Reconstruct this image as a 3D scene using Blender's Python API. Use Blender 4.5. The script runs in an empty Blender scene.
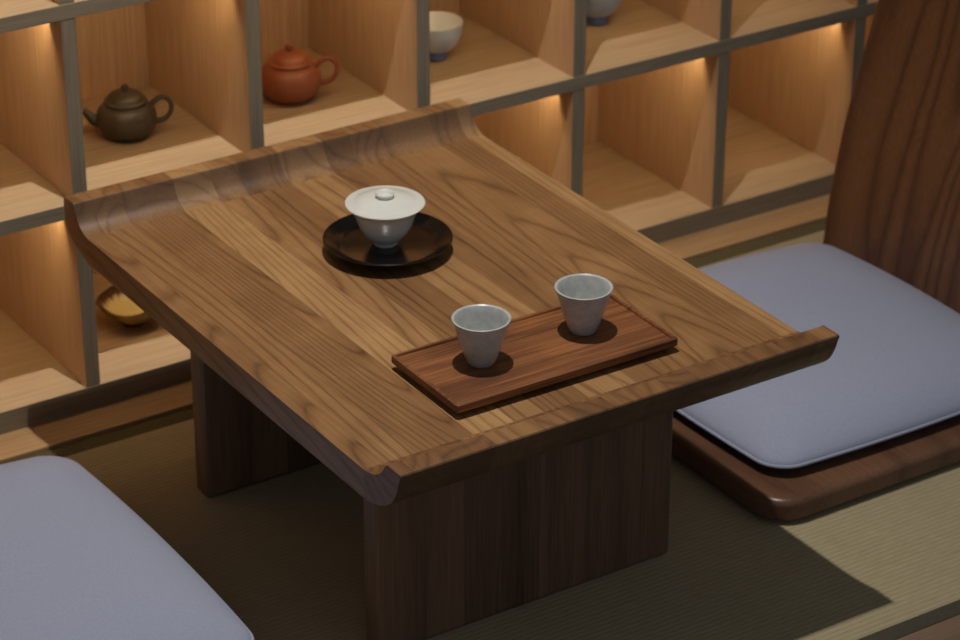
import bpy, bmesh, math, random
from mathutils import Vector, Matrix
random.seed(7)
scn = bpy.context.scene
COL = scn.collection
PI = math.pi

# ------------------------------------------------------------------ helpers
def lin(c):
    return tuple(((v/255)/12.92 if v/255 <= .04045 else ((v/255+.055)/1.055)**2.4) for v in c) + (1.0,)

def link(o, parent=None):
    COL.objects.link(o)
    if parent is not None:
        o.parent = parent
    return o

def mesh_obj(name, me, mats, parent=None, smooth=35, wn=False):
    if not isinstance(mats, (list, tuple)):
        mats = [mats]
    for m in mats:
        me.materials.append(m)
    if smooth:
        me.polygons.foreach_set('use_smooth', [True]*len(me.polygons))
        me.set_sharp_from_angle(angle=math.radians(smooth))
    me.update()
    o = bpy.data.objects.new(name, me)
    if wn:
        md = o.modifiers.new('normals', 'WEIGHTED_NORMAL'); md.keep_sharp = True; md.weight = 100
    return link(o, parent)

def thing(name, label, cat, loc=(0, 0, 0), rz=0, group=None):
    o = bpy.data.objects.new(name, None)
    o.empty_display_size = .05
    o.location = loc
    o.rotation_euler = (0, 0, rz)
    COL.objects.link(o)
    return tag(o, label, cat, group)

def tag(o, label=None, cat=None, group=None, kind=None):
    if label: o['label'] = label
    if cat: o['category'] = cat
    if group: o['group'] = group
    if kind: o['kind'] = kind
    return o

def bm_done(bm, name='m'):
    bmesh.ops.recalc_face_normals(bm, faces=bm.faces[:])
    me = bpy.data.meshes.new(name)
    bm.to_mesh(me)
    bm.free()
    return me

def add_box(bm, x0, x1, y0, y1, z0, z1):
    v = [bm.verts.new((x, y, z)) for x in (x0, x1) for y in (y0, y1) for z in (z0, z1)]
    for f in ((0,1,3,2),(4,6,7,5),(0,4,5,1),(2,3,7,6),(0,2,6,4),(1,5,7,3)):
        bm.faces.new([v[i] for i in f])

def box(x0, x1, y0, y1, z0, z1, bev=0, seg=2):
    bm = bmesh.new()
    add_box(bm, x0, x1, y0, y1, z0, z1)
    if bev:
        bmesh.ops.bevel(bm, geom=bm.edges[:], offset=bev, segments=seg, affect='EDGES', profile=.5)
    return bm_done(bm)

def lathe(prof, n=64, closed=False):
    """prof: list of (r, z); r == 0 gives a pole"""
    bm = bmesh.new()
    rings = []
    for r, z in prof:
        if r < 1e-6:
            rings.append([bm.verts.new((0, 0, z))])
        else:
            rings.append([bm.verts.new((r*math.cos(2*PI*k/n), r*math.sin(2*PI*k/n), z)) for k in range(n)])
    pairs = list(zip(rings, rings[1:]))
    if closed:
        pairs.append((rings[-1], rings[0]))
    for a, b in pairs:
        for k in range(n):
            k2 = (k+1) % n
            if len(a) == 1 and len(b) == 1: continue
            if len(a) == 1: bm.faces.new((a[0], b[k], b[k2]))
            elif len(b) == 1: bm.faces.new((a[k], b[0], a[k2]))
            else: bm.faces.new((a[k], b[k], b[k2], a[k2]))
    return bm_done(bm)

def spline(pts, sub=6):
    """Catmull-Rom through points of any dimension"""
    out = []
    n = len(pts)
    for i in range(n-1):
        p0, p1, p2, p3 = pts[max(i-1, 0)], pts[i], pts[i+1], pts[min(i+2, n-1)]
        for s in range(sub):
            t = s/sub
            out.append(tuple(.5*((2*b)+(-a+c)*t+(2*a-5*b+4*c-d)*t*t+(-a+3*b-3*c+d)*t**3)
                             for a, b, c, d in zip(p0, p1, p2, p3)))
    out.append(tuple(pts[-1]))
    return out

def tube(path, radii, n=18, hollow_end=0, cap=True):
    bm = bmesh.new()
    P = [Vector(p) for p in path]
    rings = []
    up = None
    for i, p in enumerate(P):
        t = (P[min(i+1, len(P)-1)]-P[max(i-1, 0)]).normalized()
        if up is None:
            up = t.orthogonal().normalized()
        up = (up-t*up.dot(t)).normalized()
        s = t.cross(up)
        rings.append([bm.verts.new(p+(up*math.cos(2*PI*k/n)+s*math.sin(2*PI*k/n))*radii[i]) for k in range(n)])
    if hollow_end:
        e = P[-1]; t = (P[-1]-P[-2]).normalized(); s = t.cross(up)
        for rr, d in ((radii[-1]*.62, 0), (radii[-1]*.55, hollow_end)):
            rings.append([bm.verts.new(e-t*d+(up*math.cos(2*PI*k/n)+s*math.sin(2*PI*k/n))*rr) for k in range(n)])
    for a, b in zip(rings, rings[1:]):
        for k in range(n):
            bm.faces.new((a[k], a[(k+1) % n], b[(k+1) % n], b[k]))
    if cap:
        bm.faces.new(rings[0]); bm.faces.new(rings[-1])
    return bm_done(bm)

def rrect(hx, hy, r, seg=10):
    pts = []
    for cx, cy, a0 in ((hx-r, hy-r, 0), (-hx+r, hy-r, PI/2), (-hx+r, -hy+r, PI), (hx-r, -hy+r, 1.5*PI)):
        for k in range(seg+1):
            a = a0+PI/2*k/seg
            pts.append((cx+r*math.cos(a), cy+r*math.sin(a)))
    return pts

def loft(rings, cap0=True, cap1=True):
    bm = bmesh.new()
    R = [[bm.verts.new(p) for p in r] for r in rings]
    n = len(R[0])
    for a, b in zip(R, R[1:]):
        for k in range(n):
            bm.faces.new((a[k], a[(k+1) % n], b[(k+1) % n], b[k]))
    if cap0: bm.faces.new(R[0])
    if cap1: bm.faces.new(R[-1])
    return bm_done(bm)

def slab(hx, hy, r, z0, z1, bev, seg=4, rseg=12, top_bev=None):
    """rounded-corner slab with rolled edges"""
    tb = top_bev or bev
    rings = []
    def ring(ins, z):
        rings.append([(x, y, z) for x, y in rrect(hx-ins, hy-ins, max(r-ins, .0008), rseg)])
    for k in range(seg+1):
        a = PI/2*k/seg
        ring(bev*(1-math.sin(a)), z0+bev*(1-math.cos(a)))
    for k in range(seg+1):
        a = PI/2*k/seg
        ring(tb*(1-math.cos(a)), z1-tb+tb*math.sin(a))
    return loft(rings)

def extrude_x(poly, x0, x1, bev=0, seg=2, skip=()):
    """polygon in (y, z) pulled along X, rim edges rounded"""
    bm = bmesh.new()
    a = [bm.verts.new((x0, y, z)) for y, z in poly]
    b = [bm.verts.new((x1, y, z)) for y, z in poly]
    n = len(poly)
    for k in range(n):
        bm.faces.new((a[k], a[(k+1) % n], b[(k+1) % n], b[k]))
    fa = bm.faces.new(a); fb = bm.faces.new(b)
    if bev:
        es = [e for e in set(fa.edges[:]+fb.edges[:]) if not all(any(abs(v.co.y-q) < 1e-5 for q in skip) for v in e.verts)]
        bmesh.ops.bevel(bm, geom=es, offset=bev, segments=seg, affect='EDGES', profile=.5)
    return bm_done(bm)

# ------------------------------------------------------------------ materials
class NT:
    def __init__(self, name):
        self.m = bpy.data.materials.new(name)
        self.m.use_nodes = True
        self.t = self.m.node_tree
        self.t.nodes.clear()
        self.out = self.n('ShaderNodeOutputMaterial')
        self.b = self.n('ShaderNodeBsdfPrincipled')
        self.l(self.b.outputs[0], self.out.inputs[0])
    def n(self, typ, **kw):
        x = self.t.nodes.new(typ)
        for k, v in kw.items():
            setattr(x, k, v)
        return x
    def l(self, a, b): self.t.links.new(a, b)
    def put(self, v, sock):
        if hasattr(v, 'is_output'): self.l(v, sock)
        else: sock.default_value = v
    def math(self, op, a, b=0.0, c=0.0):
        x = self.n('ShaderNodeMath', operation=op)
        for i, v in enumerate((a, b, c)): self.put(v, x.inputs[i])
        return x.outputs[0]
    def xyz(self, x, y, z):
        c = self.n('ShaderNodeCombineXYZ')
        for i, v in enumerate((x, y, z)): self.put(v, c.inputs[i])
        return c.outputs[0]
    def noise(self, vec, scale, detail=2, rough=.5, dist=0):
        x = self.n('ShaderNodeTexNoise')
        self.l(vec, x.inputs['Vector'])
        x.inputs['Scale'].default_value = scale
        x.inputs['Detail'].default_value = detail
        x.inputs['Roughness'].default_value = rough
        x.inputs['Distortion'].default_value = dist
        return x.outputs['Fac']
    def ramp(self, fac, stops):
        r = self.n('ShaderNodeValToRGB')
        e = r.color_ramp.elements
        while len(e) < len(stops): e.new(.5)
        for el, (p, c) in zip(e, stops):
            el.position = p; el.color = c
        self.l(fac, r.inputs[0])
        return r.outputs[0]
    def mix(self, fac, a, b, mode='MIX'):
        x = self.n('ShaderNodeMix', data_type='RGBA', blend_type=mode)
        self.put(fac, x.inputs[0]); self.put(a, x.inputs[6]); self.put(b, x.inputs[7])
        return x.outputs[2]
    def bump(self, h, strength, dist=.001):
        x = self.n('ShaderNodeBump')
        x.inputs['Strength'].default_value = strength
        x.inputs['Distance'].default_value = dist
        self.l(h, x.inputs['Height'])
        self.l(x.outputs[0], self.b.inputs['Normal'])
    def coords(self):
        tc = self.n('ShaderNodeTexCoord')
        s = self.n('ShaderNodeSeparateXYZ')
        self.l(tc.outputs['Object'], s.inputs[0])
        return tc.outputs['Object'], list(s.outputs)

def wood(name, dark, midc, light, grain='Y', across='X', plank=None, rings=9, ring_scale=5.0, stretch=.1,
         ring_amt=.55, fiber_amt=.35, tint=.35, rough=.45, bump=.12, seed=0.0, figure=0.0, spec=.5, shift=0.0, fiber_scale=330, end_dark=0.0, line_pow=2.2):
    t = NT(name)
    vec, ax = t.coords()
    idx = {'X': 0, 'Y': 1, 'Z': 2}
    l = ax[idx[grain]]; a = ax[idx[across]]
    third = [i for i in range(3) if i not in (idx[grain], idx[across])][0]
    b = ax[third]
    if plank:
        wob = t.math('SINE', t.math('MULTIPLY_ADD', a, 31.0, seed))
        aa = t.math('ADD', t.math('MULTIPLY_ADD', wob, plank*.22, shift), a)
        pid = t.math('FLOOR', t.math('DIVIDE', aa, plank))
    else:
        pid = t.math('MULTIPLY', a, 0.0)
    wn = t.n('ShaderNodeTexWhiteNoise', noise_dimensions='1D')
    t.l(t.math('ADD', pid, seed+.37), wn.inputs['W'])
    r1 = wn.outputs['Value']
    wn2 = t.n('ShaderNodeTexWhiteNoise', noise_dimensions='1D')
    t.l(t.math('ADD', pid, seed+51.13), wn2.inputs['W'])
    r2 = wn2.outputs['Value']
    a2 = t.math('MULTIPLY_ADD', r1, 5.3, a)
    l2 = t.math('MULTIPLY_ADD', r2, 9.1, l)
    st = t.math('MULTIPLY', l2, stretch)
    base = t.xyz(a2, t.math('MULTIPLY_ADD', b, .6, seed), st)
    n1 = t.noise(base, ring_scale, 1.5, .45, .15)
    fine = t.noise(t.xyz(a2, b, t.math('MULTIPLY', l2, .35)), 60, 2)
    ringc = t.math('ADD', t.math('MULTIPLY', n1, rings), t.math('MULTIPLY', fine, .22))
    saw = t.math('FRACT', ringc)
    # early wood fading into a sharp dark late-wood line
    line = t.math('POWER', t.math('ABSOLUTE', t.math('MULTIPLY_ADD', saw, 2.0, -1.0)), line_pow)
    fib = t.noise(t.xyz(a2, b, t.math('MULTIPLY', l2, .022)), fiber_scale, 3, .6)
    val = t.math('ADD', t.math('MULTIPLY', line, -ring_amt), t.math('MULTIPLY', t.math('SUBTRACT', fib, .5), 2.6*fiber_amt))
    val = t.math('ADD', val, t.math('MULTIPLY_ADD', t.math('SUBTRACT', r2, .5), tint*1.6, .5+ring_amt*.45))
    if figure:
        fg = t.noise(t.xyz(t.math('MULTIPLY', a2, 1.0), b, t.math('MULTIPLY', l2, 1.3)), 9, 2)
        val = t.math('ADD', val, t.math('MULTIPLY', t.math('SUBTRACT', fg, .5), figure))
    c = t.ramp(val, [(0, lin(dark)), (.5, lin(midc)), (1, lin(light))])
    if plank:
        # thin glue line between boards
        fr = t.math('FRACT', t.math('DIVIDE', aa, plank))
        g = t.math('LESS_THAN', t.math('ABSOLUTE', t.math('SUBTRACT', fr, .5)), .493)
        c = t.mix(t.math('MULTIPLY_ADD', g, -.45, .45), c, lin(tuple(v*.6 for v in dark)))
    if end_dark:
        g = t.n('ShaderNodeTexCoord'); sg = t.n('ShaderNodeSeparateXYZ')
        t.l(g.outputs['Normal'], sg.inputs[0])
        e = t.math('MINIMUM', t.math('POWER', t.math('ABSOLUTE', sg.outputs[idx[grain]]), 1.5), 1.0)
        c = t.mix(t.math('MULTIPLY', e, end_dark), c, lin((58, 44, 34)))  # darker the more a face turns toward the grain axis
    t.l(c, t.b.inputs['Base Color'])
    t.l(t.math('MULTIPLY_ADD', fib, -.15, rough+.07), t.b.inputs['Roughness'])
    t.b.inputs['Specular IOR Level'].default_value = spec
    if bump:
        t.bump(t.math('ADD', fib, t.math('MULTIPLY', line, -.5)), bump, .0008)
    return t.m

def glaze(name, c1, c2, rough=.25, scale=40, bump=0.03, coat=0.0, crackle=0.0, spec=.5):
    t = NT(name)
    vec, ax = t.coords()
    n = t.noise(vec, scale, 4, .6)
    c = t.ramp(n, [(.3, lin(c1)), (.7, lin(c2))])
    if crackle:
        v = t.n('ShaderNodeTexVoronoi', feature='DISTANCE_TO_EDGE')
        t.l(vec, v.inputs['Vector']); v.inputs['Scale'].default_value = 170
        k = t.math('LESS_THAN', v.outputs['Distance'], .03)
        c = t.mix(t.math('MULTIPLY', k, crackle), c, lin(tuple(x*.6 for x in c1)))
    t.l(c, t.b.inputs['Base Color'])
    t.b.inputs['Roughness'].default_value = rough
    t.b.inputs['Specular IOR Level'].default_value = spec
    if coat:
        t.b.inputs['Coat Weight'].default_value = coat
        t.b.inputs['Coat Roughness'].default_value = .12
    if bump:
        t.bump(t.noise(vec, scale*2.5, 3), bump, .002)
    return t.m

def fabric(name, c1, c2):
    t = NT(name)
    vec, ax = t.coords()
    n1 = t.noise(vec, 1300, 3, .7)
    n2 = t.noise(vec, 480, 2, .6)
    f = t.math('ADD', t.math('MULTIPLY', n1, .6), t.math('MULTIPLY', n2, .4))
    t.l(t.ramp(f, [(.36, lin(c1)), (.64, lin(c2))]), t.b.inputs['Base Color'])
    t.b.inputs['Roughness'].default_value = .95
    t.b.inputs['Specular IOR Level'].default_value = .15
    t.b.inputs['Sheen Weight'].default_value = .25
    t.b.inputs['Sheen Roughness'].default_value = .5
    t.bump(f, .25, .0006)
    return t.m

def tatami(name, c1, c2):
    t = NT(name)
    vec, ax = t.coords()
    x, y, z = ax
    rib = t.math('SINE', t.math('MULTIPLY', y, 2*PI/.0092))
    rib = t.math('MULTIPLY_ADD', rib, .5, .5)
    sub = t.math('SINE', t.math('MULTIPLY', x, 2*PI/.006))
    straw = t.noise(t.xyz(t.math('MULTIPLY', x, 1.0), t.math('MULTIPLY', y, 14.0), z), 55, 3, .6)
    mott = t.noise(vec, 5, 2)
    f = t.math('ADD', t.math('MULTIPLY', rib, .16), t.math('MULTIPLY', straw, .6))
    f = t.math('ADD', f, t.math('ADD', t.math('MULTIPLY', sub, .05), t.math('MULTIPLY', mott, .2)))
    t.l(t.ramp(f, [(.25, lin(c1)), (.85, lin(c2))]), t.b.inputs['Base Color'])
    t.b.inputs['Roughness'].default_value = .8
    t.b.inputs['Specular IOR Level'].default_value = .25
    t.bump(t.math('ADD', rib, t.math('MULTIPLY', straw, .4)), .22, .0009)
    return t.m

def emit(name, col, s):
    t = NT(name)
    t.b.inputs['Base Color'].default_value = (0.8, .7, .5, 1)
    t.b.inputs['Emission Color'].default_value = col
    t.b.inputs['Emission Strength'].default_value = s
    return t.m

def plain(name, c1, c2, rough=.6, scale=30):
    return glaze(name, c1, c2, rough, scale, 0)

TABLE = dict(dark=(76, 49, 29), midc=(133, 95, 58), light=(178, 139, 92))
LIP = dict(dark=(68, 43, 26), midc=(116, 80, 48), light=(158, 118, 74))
m_table = wood('ash_planks', **TABLE, grain='Y', across='X', plank=.062, rings=40, ring_scale=4.2, stretch=.075,
               ring_amt=.34, fiber_amt=.22, tint=.24, rough=.42, seed=3.0, figure=.36, line_pow=4.5)
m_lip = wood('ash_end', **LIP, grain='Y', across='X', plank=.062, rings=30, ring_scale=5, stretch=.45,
             ring_amt=.28, fiber_amt=.2, tint=.19, rough=.42, seed=3.0, figure=.3, shift=.013, end_dark=.75)
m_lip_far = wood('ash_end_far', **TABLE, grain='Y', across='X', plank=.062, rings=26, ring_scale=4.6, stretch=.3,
             ring_amt=.3, fiber_amt=.2, tint=.24, rough=.42, seed=3.0, figure=.3, end_dark=.72, line_pow=4.0)
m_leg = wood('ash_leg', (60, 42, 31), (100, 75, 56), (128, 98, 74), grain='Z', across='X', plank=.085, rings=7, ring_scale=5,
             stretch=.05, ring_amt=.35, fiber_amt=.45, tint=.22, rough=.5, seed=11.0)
m_tray = wood('walnut_tray', (52, 29, 16), (110, 67, 39), (156, 102, 60), grain='X', across='Y', rings=7, ring_scale=7,
              stretch=.12, ring_amt=.3, fiber_amt=.6, tint=.0, rough=.42, seed=21.0, figure=.5)
m_seat = wood('seat_veneer', (66, 44, 31), (100, 70, 50), (128, 92, 66), grain='Y', across='X', rings=8, ring_scale=4,
              stretch=.12, ring_amt=.35, fiber_amt=.4, tint=0, rough=.36, seed=31.0)
m_back = wood('back_veneer', (54, 32, 18), (100, 64, 39), (130, 89, 57), grain='Z', across='Y', rings=26, ring_scale=3.2,
              stretch=.11, ring_amt=.45, fiber_amt=.3, tint=0, rough=.45, seed=44.3)
m_vx = wood('oak_veneer_boards', (158, 130, 98), (184, 157, 121), (200, 174, 140), grain='X', across='Y', rings=6, ring_scale=5,
            stretch=.06, ring_amt=.16, fiber_amt=.5, tint=0, rough=.6, seed=5.0, bump=.04)
m_vz = wood('oak_veneer_uprights', (164, 128, 94), (192, 156, 118), (208, 176, 140), grain='Z', across='Y', rings=6, ring_scale=5,
            stretch=.05, ring_amt=.12, fiber_amt=.6, tint=0, rough=.6, seed=6.0, bump=.04)
m_vb = wood('oak_veneer_back', (164, 128, 94), (192, 156, 118), (208, 176, 140), grain='Z', across='X', rings=6, ring_scale=5,
            stretch=.05, ring_amt=.12, fiber_amt=.6, tint=0, rough=.6, seed=7.0, bump=.04)
m_edge_h = wood('grey_edge_board', (110, 98, 80), (134, 120, 98), (152, 136, 112), grain='X', across='Z', rings=4, ring_scale=6,
                stretch=.04, ring_amt=.1, fiber_amt=.6, tint=0, rough=.6, seed=8.0, bump=.03)
m_edge_v = wood('grey_edge_upright', (110, 98, 80), (134, 120, 98), (152, 136, 112), grain='Z', across='X', rings=4, ring_scale=6,
                stretch=.04, ring_amt=.1, fiber_amt=.6, tint=0, rough=.6, seed=9.0, bump=.03)
m_strip = wood('floor_strip', (140, 106, 70), (172, 136, 94), (190, 156, 114), grain='X', across='Y', rings=6, ring_scale=5,
               stretch=.05, ring_amt=.2, fiber_amt=.5, tint=0, rough=.5, seed=12.0, bump=.04)
m_floor = wood('floor_planks', (84, 66, 52), (110, 90, 72), (130, 108, 88), grain='X', across='Y', plank=.12, rings=7, ring_scale=5,
               stretch=.06, ring_amt=.3, fiber_amt=.5, tint=.15, rough=.5, seed=13.0, bump=.04)
m_tatami = tatami('rush_weave', (138, 126, 98), (186, 174, 138))
m_heri = plain('cloth_border', (58, 54, 42), (70, 66, 50), .9, 300)
m_heri2 = plain('olive_border', (76, 68, 40), (92, 82, 50), .9, 300)
m_cush = fabric('melange_wool', (142, 148, 170), (164, 170, 190))
m_lacquer = glaze('black_lacquer', (8, 6, 5), (13, 9, 7), .18, 10, 0, .15)
m_porc = glaze('white_porcelain', (206, 208, 200), (218, 219, 210), .22, 12, 0, .3)
m_celadon = glaze('grey_crackle_glaze', (164, 168, 166), (192, 194, 190), .3, 60, .03, .25, .15)
m_dark_clay = glaze('dark_clay', (72, 64, 50), (86, 76, 60), .42, 300, .05)
m_red_clay = glaze('red_clay', (146, 80, 50), (160, 92, 58), .42, 300, .05)
m_ivory = glaze('ivory_glaze', (238, 241, 240), (246, 248, 246), .3, 15, 0, .2)
m_pale_blue = glaze('pale_blue_glaze', (178, 196, 212), (196, 210, 222), .3, 30, 0, .2)
m_blue = glaze('blue_glaze', (104, 134, 184), (122, 152, 198), .35, 30, 0, .2)
m_bluegrey = glaze('blue_grey_glaze', (146, 170, 194), (168, 188, 206), .3, 30, 0, .2)
m_brownrim = glaze('brown_glaze', (70, 50, 32), (96, 72, 44), .35, 60, .05, .2)
m_metal = plain('led_channel_metal', (150, 148, 144), (164, 162, 158), .4)
m_led = emit('led_diffuser', (1.0, .75, .42, 1), 30.0)
m_wall = plain('plaster', (150, 140, 126), (162, 152, 138), .9, 20)

# yellow tea-bowl glaze with a dark burnt rim (streaks run down from the lip)
def bowl_glaze():
    t = NT('yellow_glaze')
    vec, ax = t.coords()
    x, y, z = ax
    ang = t.math('ARCTAN2', y, x)
    n = t.noise(t.xyz(t.math('MULTIPLY', ang, 2.2), 0.0, t.math('MULTIPLY', z, 12.0)), 3.2, 3, .65)
    h = t.math('MULTIPLY_ADD', t.math('SUBTRACT', n, .5), .026, z)
    c = t.ramp(t.math('DIVIDE', h, .045), [(.0, lin((226, 208, 146))), (.56, lin((226, 206, 148))), (.74, lin((96, 62, 34))), (1, lin((44, 30, 22)))])
    t.l(c, t.b.inputs['Base Color'])
    t.b.inputs['Roughness'].default_value = .3
    return t.m
m_yellow = bowl_glaze()
m_ochre = glaze('ochre_glaze', (112, 86, 48), (146, 116, 66), .35, 40, .05, .2)

# ------------------------------------------------------------------ setting
T, B1, HC, D, P = .0234, .0382, .289, .347, .30
XA, XB = -.60, 1.80 + T

bm = bmesh.new()
add_box(bm, -2.2, 3.2, -3.0, 1.2, -.10, -.045)
add_box(bm, -2.2, 3.2, -3.0, -1.156, -.045, 0)
add_box(bm, -2.2, -.70, -1.156, -.107, -.045, 0)
add_box(bm, 1.90, 3.2, -1.156, -.107, -.045, 0)
tag(mesh_obj('floor', bm_done(bm), m_floor, smooth=0), kind='structure')
tag(mesh_obj('trim_1', box(-2.2, 3.2, -.069, 1.2, -.045, .001, .0015), m_strip, smooth=0), kind='structure')
tag(mesh_obj('trim_2', box(-2.2, 3.2, -.1065, -.0725, -.045, -.005, .001), m_heri2, smooth=0), kind='structure')
tag(mesh_obj('wall_back', box(-2.2, 3.2, D+.02, D+.14, 0, 2.7), m_wall, smooth=0), kind='structure')

mat = thing('tatami_mat', 'woven rush tatami mat under the low table with a dark cloth border', 'tatami mat', (0, 0, -.045))
mesh_obj('woven_surface', box(-.70, 1.90, -1.128, -.1095, 0, .045, .002), m_tatami, mat)
tag(mesh_obj('cloth_border', box(-.70, 1.90, -1.155, -1.127, .0, .0455, .002), m_heri, mat), 'dark cloth border')

# ------------------------------------------------------------------ display shelf
shelf = thing('display_shelf', 'built-in oak veneer shelf of square lit cubbyholes behind the table', 'shelf', (0, 0, 0))
def edged(me, mats):
    """front faces (towards -Y) take the second material"""
    for p in me.polygons:
        p.material_index = 1 if p.normal.y < -.7 else 0
    return me
boards_z = [(0, B1)]
z = B1
for k in range(3):
    z += HC
    boards_z.append((z, z+T))
    z += T
for z0, z1 in boards_z:
    mesh_obj('shelf_board', edged(box(XA, XB, 0, D, z0, z1, .0006, 1), None), [m_vx, m_edge_h], shelf, smooth=0)
div_x = [XA+P*k for k in range(9)]
rows = [(boards_z[k][1], boards_z[k+1][0]) for k in range(3)]
me_div = None
for (z0, z1) in rows:
    for x in div_x:
        if me_div is None:
            me_div = edged(box(0, T, .0008, D-.002, .0004, HC-.0004, .0006, 1), None)
            o = mesh_obj('upright_panel', me_div, [m_vz, m_edge_v], shelf, smooth=0)
            first = o
        else:
            o = first.copy(); link(o, shelf)
        o.location = (x, 0, z0)
mesh_obj('back_panel', box(XA, XB, D, D+.008, 0, z), m_vb, shelf, smooth=0)
led0 = None
for (z0, z1) in rows:
    for x in div_x[:-1]:
        if led0 is None:
            bm = bmesh.new()
            add_box(bm, T+.004, P-.004, .039, .0435, -.016, 0)
            add_box(bm, T+.004, P-.004, .0435, .052, -.0025, 0)
            led0 = mesh_obj('led_strip', bm_done(bm), m_metal, shelf, smooth=0)
            dif0 = mesh_obj('light_diffuser', extrude_x([(.0436, -.0115), (.0506, -.0030), (.0495, -.0026), (.0436, -.0095)], T+.005, P-.005), m_led, led0, smooth=0)
            a = led0
        else:
            a = led0.copy(); link(a, shelf)
            b = dif0.copy(); link(b, a)
        a.location = (x, 0, z1)

# ------------------------------------------------------------------ low table
X0, X1 = -.063, .609
YS_N, YS_F = -.945, -.176          # seams of the raised ends
ZT, ZB = .3815, .3405
table = thing('low_tea_table', 'low ash wood tea table with both ends curled up in raised lips', 'table', ((X0+X1)/2, -.57, .0006))
OX, OY = (X0+X1)/2, -.57
def sh(poly): return [(y-OY, z) for y, z in poly]
hx = (X1-X0)/2
flat = [(YS_F, ZT), (YS_N, ZT), (YS_N, ZB), (YS_F, ZB)]
bm = bmesh.new()
mesh_obj('table_top', extrude_x(sh(flat), -hx, hx, .0022, 2, (YS_N-OY, YS_F-OY)), m_table, table, wn=True)
# far raised end
far_in = spline([(YS_F, ZT), (-.1665, .3850), (-.1555, .3925), (-.1465, .4045), (-.1395, .4195)], 5)
far_out = spline([(-.1070, .4185), (-.1062, .400), (-.1095, .382), (-.121, .364), (-.1445, .3515), (-.165, .3455), (YS_F, .3435)], 5)
far = far_in + [(-.1385, .4203), (-.1085, .4195)] + far_out + [(YS_F, ZB)]
# let the underside of the flat panel run into the curve
far[-2] = (YS_F, .3428)
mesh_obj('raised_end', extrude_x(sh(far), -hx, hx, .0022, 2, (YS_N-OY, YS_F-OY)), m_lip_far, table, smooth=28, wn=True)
near_in = spline([(YS_N, ZT), (-.957, .3832), (-.971, .3872), (-.985, .3965), (-.9965, .4125)], 5)
near_out = spline([(-1.0305, .4125), (-1.0265, .402), (-1.022, .388), (-1.011, .369), (-.991, .3535), (-.966, .3445), (YS_N, ZB)], 5)
near = near_in + [(-.9985, .4142), (-1.0290, .4142)] + near_out
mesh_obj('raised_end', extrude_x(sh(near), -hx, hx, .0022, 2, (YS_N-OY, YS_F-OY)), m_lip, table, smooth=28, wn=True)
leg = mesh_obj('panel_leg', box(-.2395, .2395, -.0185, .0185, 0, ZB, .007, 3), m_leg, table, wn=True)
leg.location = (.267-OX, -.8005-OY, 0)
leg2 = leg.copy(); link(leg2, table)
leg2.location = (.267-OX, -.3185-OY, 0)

# ------------------------------------------------------------------ things on the table
# lacquer saucer
pl = [(0, .004), (.040, .004), (.041, .0005), (.045, 0), (.047, .001), (.050, .0045), (.066, .0075), (.080, .0125), (.0885, .0178), (.0912, .0200),
      (.0915, .0216), (.0900, .0224), (.0868, .0208), (.078, .0150), (.069, .0110), (.063, .0094), (0, .0092)]
sau = mesh_obj('lacquer_saucer', lathe(pl, 96), m_lacquer)
sau.location = (.276, -.443, ZT+.0011)
tag(sau, 'round glossy black lacquer saucer under the white lidded cup', 'saucer')
# gaiwan
gai = thing('lidded_tea_cup', 'white porcelain lidded tea cup standing on the black saucer', 'tea cup', (.2755, -.4375, ZT+.0107))
gai.scale = (.985, .985, .97)
cup = [(0, .003), (.0135, .003), (.0145, 0), (.0172, 0), (.0182, .002), (.0185, .0055), (.0235, .0095), (.0325, .0195), (.0390, .0325), (.0432, .0460),
       (.0470, .0545), (.0515, .0602), (.0545, .0622), (.0548, .0632), (.0535, .0636), (.0490, .0612), (.0455, .0555), (.0415, .0465), (.0370, .0325), (.030, .0205), (.02, .0110), (0, .0085)]
mesh_obj('bowl', lathe(cup, 80), m_porc, gai)
lid = [(0, .0632), (.030, .0634), (.050, .0638), (.0562, .0642), (.0570, .0648), (.0565, .0655), (.0520, .0661), (.0440, .0668), (.0424, .0676), (.038, .0692), (.031, .0712), (.022, .0729), (.012, .0738), (0, .0740)]
lo = mesh_obj('lid', lathe(lid, 80), m_porc, gai)
knob = [(0, .0755), (.0090, .0755), (.0122, .0800), (.0132, .0806), (.0140, .0796), (.0134, .0768), (.0116, .0732), (.0108, .0722), (0, .0720)]
mesh_obj('knob', lathe(knob, 48), m_porc, lo)

# walnut tray
tray = thing('serving_tray', 'dark walnut rectangular tray carrying two grey cups', 'tray', (.2700, -.8235, ZT+.0011), math.radians(-.3))
def recessed_slab(hx, hy, r, z0, z1, rim, dep):
    rings = []
    def ring(ix, z): rings.append([(x, y, z) for x, y in rrect(hx-ix, hy-ix, max(r-ix, .001), 6)])
    ring(.004, z0); ring(.0015, z0+.0012); ring(0, z0+.003); ring(0, z1-.002); ring(.0006, z1-.0006); ring(.002, z1)
    ring(rim-.0006, z1); ring(rim, z1-.0006); ring(rim+.0006, z1-dep); 
    return loft(rings)
mesh_obj('tray_body', recessed_slab(.1720, .0815, .005, .0065, .0195, .0058, .0034), m_tray, tray, smooth=30, wn=True)
mesh_obj('foot_plinth', slab(.161, .070, .004, 0, .0066, .0008, 2), m_tray, tray)
ZTR = ZT+.0195-.0034+.0015
cupp = [(0, .0035), (.0125, .0035), (.0135, 0), (.0165, 0), (.0182, .002), (.0205, .0080), (.0250, .0200), (.0300, .0370), (.0345, .0520), (.0376, .0610),
        (.0386, .0632), (.0384, .0646), (.0370, .0652), (.0347, .0640), (.0330, .0605), (.0305, .0520), (.0262, .0370), (.0212, .0200), (.0160, .0110), (.009, .0082), (0, .0078)]
c1 = mesh_obj('tea_cup', lathe(cupp, 72), m_celadon)
c1.location = (.1895, -.8175, ZTR)
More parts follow.
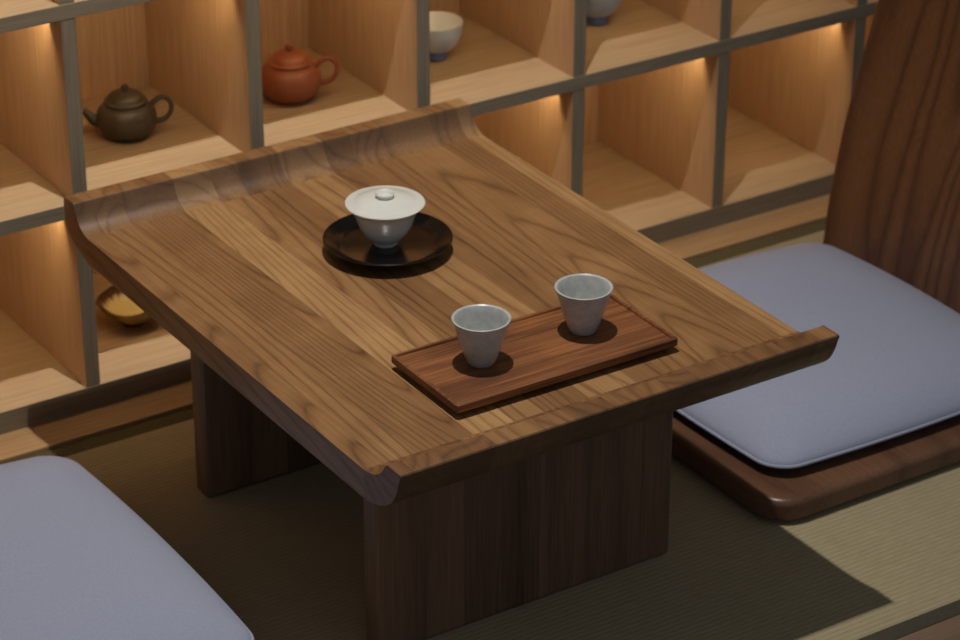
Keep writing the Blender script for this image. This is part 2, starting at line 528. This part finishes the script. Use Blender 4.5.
tag(c1, 'left grey crackle glazed tea cup on the tray, nearer the table corner', 'tea cup', 'grey cups on the tray')
c2 = c1.copy(); link(c2)
c2.location = (.3505, -.8155, ZTR); c2.rotation_euler = (0, 0, 2.1)
c2['label'] = 'right grey crackle glazed tea cup on the tray, farther from the table corner'

# ------------------------------------------------------------------ teapots
def teapot(label, m, loc, rz, size):
    t = thing('clay_teapot', label, 'teapot', loc, rz)
    t.scale = (size,)*3
    # +X is the spout side
    body = [(0, .0025), (.022, .0025), (.024, 0), (.0275, 0)] + spline([(.0300, .0018), (.0405, .0115), (.0462, .0270), (.0448, .0400), (.0385, .0492), (.0322, .0530)], 5) + \
           [(.0310, .0548), (.0255, .0548), (.025, .050), (0, .050)]
    mesh_obj('body', lathe(body, 64), m, t)
    ld = [(0, .0530), (.0255, .0540), (.0325, .0554), (.0334, .0568), (.0327, .0586), (.0300, .0594)] + spline([(.0290, .0605), (.0255, .0668), (.0175, .0715), (.0060, .0733), (0, .0735)], 4)
    l = mesh_obj('lid', lathe(ld, 56), m, t)
    kn = [(0, .0715), (.0035, .0720), (.0038, .0740), (.0052, .0752), (.0066, .0785), (.0058, .0818), (.0032, .0834), (0, .0838)]
    mesh_obj('knob', lathe(kn, 32), m, l)
    sp = spline([(.037, 0, .0240), (.0470, 0, .0265), (.0540, 0, .0325), (.0600, 0, .0395), (.0645, 0, .0425)], 5)
    n = len(sp)
    mesh_obj('spout', tube(sp, [.0125-.0080*(i/(n-1))**.75 for i in range(n)], 18, .006), m, t)
    hd = spline([(-.0365, 0, .0480), (-.0470, 0, .0585), (-.0570, 0, .0615), (-.0665, 0, .0550), (-.0690, 0, .0430), (-.0640, 0, .0315), (-.0540, 0, .0245), (-.0420, 0, .0225)], 5)
    n = len(hd)
    mesh_obj('handle', tube(hd, [.0050-.0012*abs(math.sin(PI*i/(n-1))) for i in range(n)], 14), m, t)
    return t
ZM = boards_z[1][1]+.0004
teapot('dark olive brown clay teapot in the cubbyhole behind the left of the table', m_dark_clay, (.180, .183, ZM), math.radians(152), 1.02)
teapot('reddish orange clay teapot in the cubbyhole right of the dark one', m_red_clay, (.469, .178, ZM), math.radians(150), 1.10)

# ------------------------------------------------------------------ bowls
def footed_bowl(label, mout, min_, mfoot, loc):
    t = thing('footed_bowl', label, 'bowl', loc)
    t.scale = (1.06,)*3
    pr_out = spline([(.0150, .0135), (.0260, .0175), (.0355, .0285), (.0405, .0440), (.0425, .0600)], 5)
    pr_in = [(.0422, .0610), (.0412, .0605)] + spline([(.0392, .0450), (.0345, .0305), (.0250, .0205), (.0110, .0165), (0, .0160)], 5)
    nseg = 64
    me = lathe([(0, .0130)] + pr_out + pr_in, nseg)
    lim = len(pr_out)
    for p in me.polygons:
        c = p.center
        r = math.hypot(c.x, c.y)
        inside = p.normal.z > 0 and (p.normal.x*c.x+p.normal.y*c.y) < r*.3 or p.normal.x*c.x+p.normal.y*c.y < 0
        p.material_index = 1 if inside else 0
    mesh_obj('bowl_body', me, [mout, min_], t)
    mesh_obj('foot_ring', lathe([(0, .006), (.0120, .006), (.0135, 0), (.0165, 0), (.0172, .0012), (.0160, .0060), (.0162, .0142), (0, .0142)], 48), mfoot, t)
    return t
footed_bowl('white lined pale blue bowl on a blue foot, right of the red teapot', m_pale_blue, m_ivory, m_blue, (.757, .196, ZM))
footed_bowl('blue grey footed bowl cut by the top edge, farthest right on the shelf', m_bluegrey, m_ivory, m_blue, (1.076, .186, ZM))

lb = thing('low_tea_bowl', 'shallow yellow glazed tea bowl with dark rim in the bottom cubbyhole', 'bowl', (.158, .156, B1+.0004))
lb.scale = (1.05, 1.05, 1.0)
n = 72
bm = bmesh.new()
prof_o = [(.0170, .0070)] + spline([(.0190, .0078), (.0320, .0150), (.0450, .0270), (.0530, .0400)], 4)
prof_i = [(.0545, .0425), (.0528, .0428)] + spline([(.0505, .0400), (.0430, .0285), (.0300, .0175), (.0150, .0120), (.004, .0112)], 4)
rings = []
for r, zz in prof_o+prof_i:
    ring = []
    for k in range(n):
        a = 2*PI*k/n
        w = 1+.022*(r/.0545)**3*math.sin(5*a+.6)+.012*(r/.0545)**3*math.sin(9*a)
        ring.append(bm.verts.new((r*w*math.cos(a), r*w*math.sin(a), zz+.0016*(r/.0545)**4*math.sin(4*a+1.2))))
    rings.append(ring)
for a_, b_ in zip(rings, rings[1:]):
    for k in range(n):
        bm.faces.new((a_[k], a_[(k+1) % n], b_[(k+1) % n], b_[k]))
bm.faces.new(rings[0]); bm.faces.new(rings[-1])
me = bm_done(bm)
for p in me.polygons:
    if p.normal.x*p.center.x+p.normal.y*p.center.y > 0 and p.center.z < .0418 or p.normal.z < -.9:
        p.material_index = 1
mesh_obj('bowl_body', me, [m_yellow, m_ochre], lb)
tag(mesh_obj('foot_ring', lathe([(0, .003), (.0125, .003), (.0140, 0), (.0170, 0), (.0178, .0015), (.0175, .0085), (0, .0085)], 40), m_brownrim, lb), 'brown foot')

# ------------------------------------------------------------------ floor seats
BULGE = .011
def cushion_outline(hx, hy, r):
    out = []
    for x, y in rrect(hx, hy, r, 12):
        pass
    pts = []
    base = rrect(hx, hy, r, 12)
    n = len(base)
    for i in range(n):                       # extra points along the straight sides
        a, b = base[i], base[(i+1) % n]
        L = math.hypot(b[0]-a[0], b[1]-a[1])
        m = 14 if L > .1 else 1
        for k in range(m):
            pts.append((a[0]+(b[0]-a[0])*k/m, a[1]+(b[1]-a[1])*k/m))
    for x, y in pts:
        u, v = x/hx, y/hy
        bx = BULGE*(1-v*v)*max(0, abs(u)-.55)/.45*(1 if u > 0 else -1)
        by = BULGE*(1-u*u)*max(0, abs(v)-.55)/.45*(1 if v > 0 else -1)
        out.append((x+bx, y+by))
    return out
def cushion_mesh(hx, hy, r, zs, h, zb):
    rings = []
    outline = cushion_outline(hx, hy, r)
    for s_, zz in ((.88, zb), (.945, zb+.004), (.982, zs-.006), (.9955, zs-.001)):
        rings.append([(x*s_, y*s_, zz) for x, y in outline])
    for k in range(0, 19):
        s_ = 1-(k/18)**1.8*.97
        d = 1-s_
        f = (1-(1-min(d/.50, 1))**2.3)**.60
        q = s_ if k else .9965
        row = []
        for x, y in outline:
            corner = (min(1, abs(x)/hx)*min(1, abs(y)/hy))**2*s_**4
            row.append((x*q, y*q, zs+h*f*(.92+.08*min(1, d/.8))*(1-.34*corner)))
        rings.append(row)
    return loft(rings)
def piping_mesh(hx, hy, r, zs, rad):
    pts = cushion_outline(hx, hy, r)
    bm = bmesh.new()
    n = len(pts); R = []
    for i in range(n):
        a = Vector(pts[i-1]); b = Vector(pts[(i+1) % n]); p = Vector(pts[i])
        t = (b-a).normalized(); nn = Vector((t.y, -t.x))
        R.append([bm.verts.new((p.x+nn.x*rad*math.cos(2*PI*k/8), p.y+nn.y*rad*math.cos(2*PI*k/8), zs+rad*math.sin(2*PI*k/8))) for k in range(8)])
    for i in range(n):
        a, b = R[i], R[(i+1) % n]
        for k in range(8):
            bm.faces.new((a[k], a[(k+1) % 8], b[(k+1) % 8], b[k]))
    return bm_done(bm)

def floor_seat(seat_label, cush_label, x_edge, cy, flip):
    """x_edge: the edge of the board towards the table; +X of the seat runs away from the table"""
    rz = PI if flip else 0
    hxb, hyb = .32, .3225
    cx = x_edge + (-hxb if flip else hxb)
    s = thing('legless_floor_chair', seat_label, 'floor chair', (cx, cy, 0), rz, None)
    b = mesh_obj('seat_board', slab(hxb, hyb, .052, .007, .042, .006, 4, 12, .011), m_seat, s, wn=True)
    for fx in (-.24, .24):
        for fy in (-.24, .24):
            f = mesh_obj('rubber_foot', lathe([(0, 0), (.016, 0), (.018, .002), (.018, .0075), (0, .0075)], 24), m_heri, s)
            f.location = (fx, fy, 0)
    # bent backrest panel leaning away
    prof = spline([(.2540, .036), (.2580, .090), (.2640, .150), (.2855, .275), (.3160, .393), (.3380, .476), (.3570, .545)], 5)
    th = .016
    outl = []
    rings = []
    for i, (x, zz) in enumerate(prof):
        hw = .287
        # outline narrows with a soft corner near the top
        k = max(0, (zz-.500)/.045)
        hw -= .045*(1-math.sqrt(max(0, 1-min(1, k)**2)))
        rings.append((x, zz, hw))
    bmx = bmesh.new()
    F = []
    for x, zz, hw in rings:
        e = .004
        row = [(x+e, -hw), (x, -hw+e), (x, hw-e), (x+e, hw), (x+th-e, hw), (x+th, hw-e), (x+th, -hw+e), (x+th-e, -hw)]
        F.append([bmx.verts.new((px, py, zz)) for px, py in row])
    for a_, b_ in zip(F, F[1:]):
        for k in range(8):
            bmx.faces.new((a_[k], a_[(k+1) % 8], b_[(k+1) % 8], b_[k]))
    bmx.faces.new(F[0]); bmx.faces.new(F[-1])
    mesh_obj('backrest', bm_done(bmx), m_back, s)
    c = thing('seat_cushion', cush_label, 'cushion', (0, 0, 0), rz)
    return s, c

def cushion(label, cx, cy, hx, hy, rz=0):
    c = thing('seat_cushion', label, 'cushion', (cx, cy, .0429), rz)
    mesh_obj('cushion_pad', cushion_mesh(hx, hy, .042, .018, .056, 0), m_cush, c, smooth=80)
    mesh_obj('piping', piping_mesh(hx, hy, .042, .018, .0026), m_cush, c, smooth=80)
    return c

def seat(label, x_edge, cy, flip):
    s, c = floor_seat(label, 'x', x_edge, cy, flip)
    bpy.data.objects.remove(c)
    return s
seat('brown wooden floor chair with tall leaning backrest, right of the table', .666, -.5330, False)
seat('wooden floor chair with only a board corner showing, left of the table', -.128, -.475, True)
cushion('grey blue padded cushion in front of the tall wooden backrest', .974, -.5215, .266, .2790)
cushion('grey blue padded cushion at the bottom left corner of the picture', -.398, -.497, .266, .298, PI)

# ------------------------------------------------------------------ light
def spot(name, loc, target, power, col, size, blend, rad):
    l = bpy.data.lights.new(name, 'SPOT')
    l.energy = power; l.color = col; l.spot_size = math.radians(size); l.spot_blend = blend; l.shadow_soft_size = rad
    o = bpy.data.objects.new(name, l)
    COL.objects.link(o)
    o.location = loc
    d = Vector(target)-Vector(loc)
    o.rotation_euler = d.to_track_quat('-Z', 'Y').to_euler()
    return o
spot('ceiling_spotlight', (.15, -.735, 2.66), (.14, -.44, 0), 165, (1, .95, .88), 75, 1.0, .02)

w = bpy.data.worlds.new('room_air'); scn.world = w
w.use_nodes = True
bg = w.node_tree.nodes['Background']
nt = w.node_tree
# cool daylight reaches the room from the side behind the viewer, dim warm bounce from the rest
tc = nt.nodes.new('ShaderNodeTexCoord'); sx = nt.nodes.new('ShaderNodeSeparateXYZ')
nt.links.new(tc.outputs['Generated'], sx.inputs[0])
mr = nt.nodes.new('ShaderNodeMapRange')
mr.inputs['From Min'].default_value = .3; mr.inputs['From Max'].default_value = -.9
nt.links.new(sx.outputs[1], mr.inputs['Value'])
cr = nt.nodes.new('ShaderNodeValToRGB')
cr.color_ramp.elements[0].color = (.060, .054, .050, 1)
cr.color_ramp.elements[1].color = (.176, .188, .214, 1)
nt.links.new(mr.outputs[0], cr.inputs[0])
nt.links.new(cr.outputs[0], bg.inputs[0])
bg.inputs[1].default_value = 1.0

# ------------------------------------------------------------------ camera
cam = bpy.data.cameras.new('camera')
co = bpy.data.objects.new('camera', cam); COL.objects.link(co)
yaw, pitch, roll = .576, .4789, .003
cyw, syw, cp, sp_ = math.cos(yaw), math.sin(yaw), math.cos(pitch), math.sin(pitch)
fwd = Vector((syw*cp, cyw*cp, -sp_)); right = Vector((cyw, -syw, 0)); up = right.cross(fwd)
r2 = right*math.cos(roll)+up*math.sin(roll); u2 = up*math.cos(roll)-right*math.sin(roll)
M = Matrix((r2, u2, -fwd)).transposed().to_4x4()
M.translation = Vector((-1.54764, -3.48921, 2.11509))
co.matrix_world = M
cam.sensor_width = 36; cam.lens = 2804.977*36/960
cam.clip_start = .05
cam.dof.use_dof = True
cam.dof.focus_distance = 3.35
cam.dof.aperture_fstop = 8
scn.camera = co

scn.view_settings.view_transform = 'Standard'
scn.view_settings.look = 'None'
scn.view_settings.exposure = 0
scn.view_settings.gamma = 1
scn.view_settings.use_curve_mapping = False
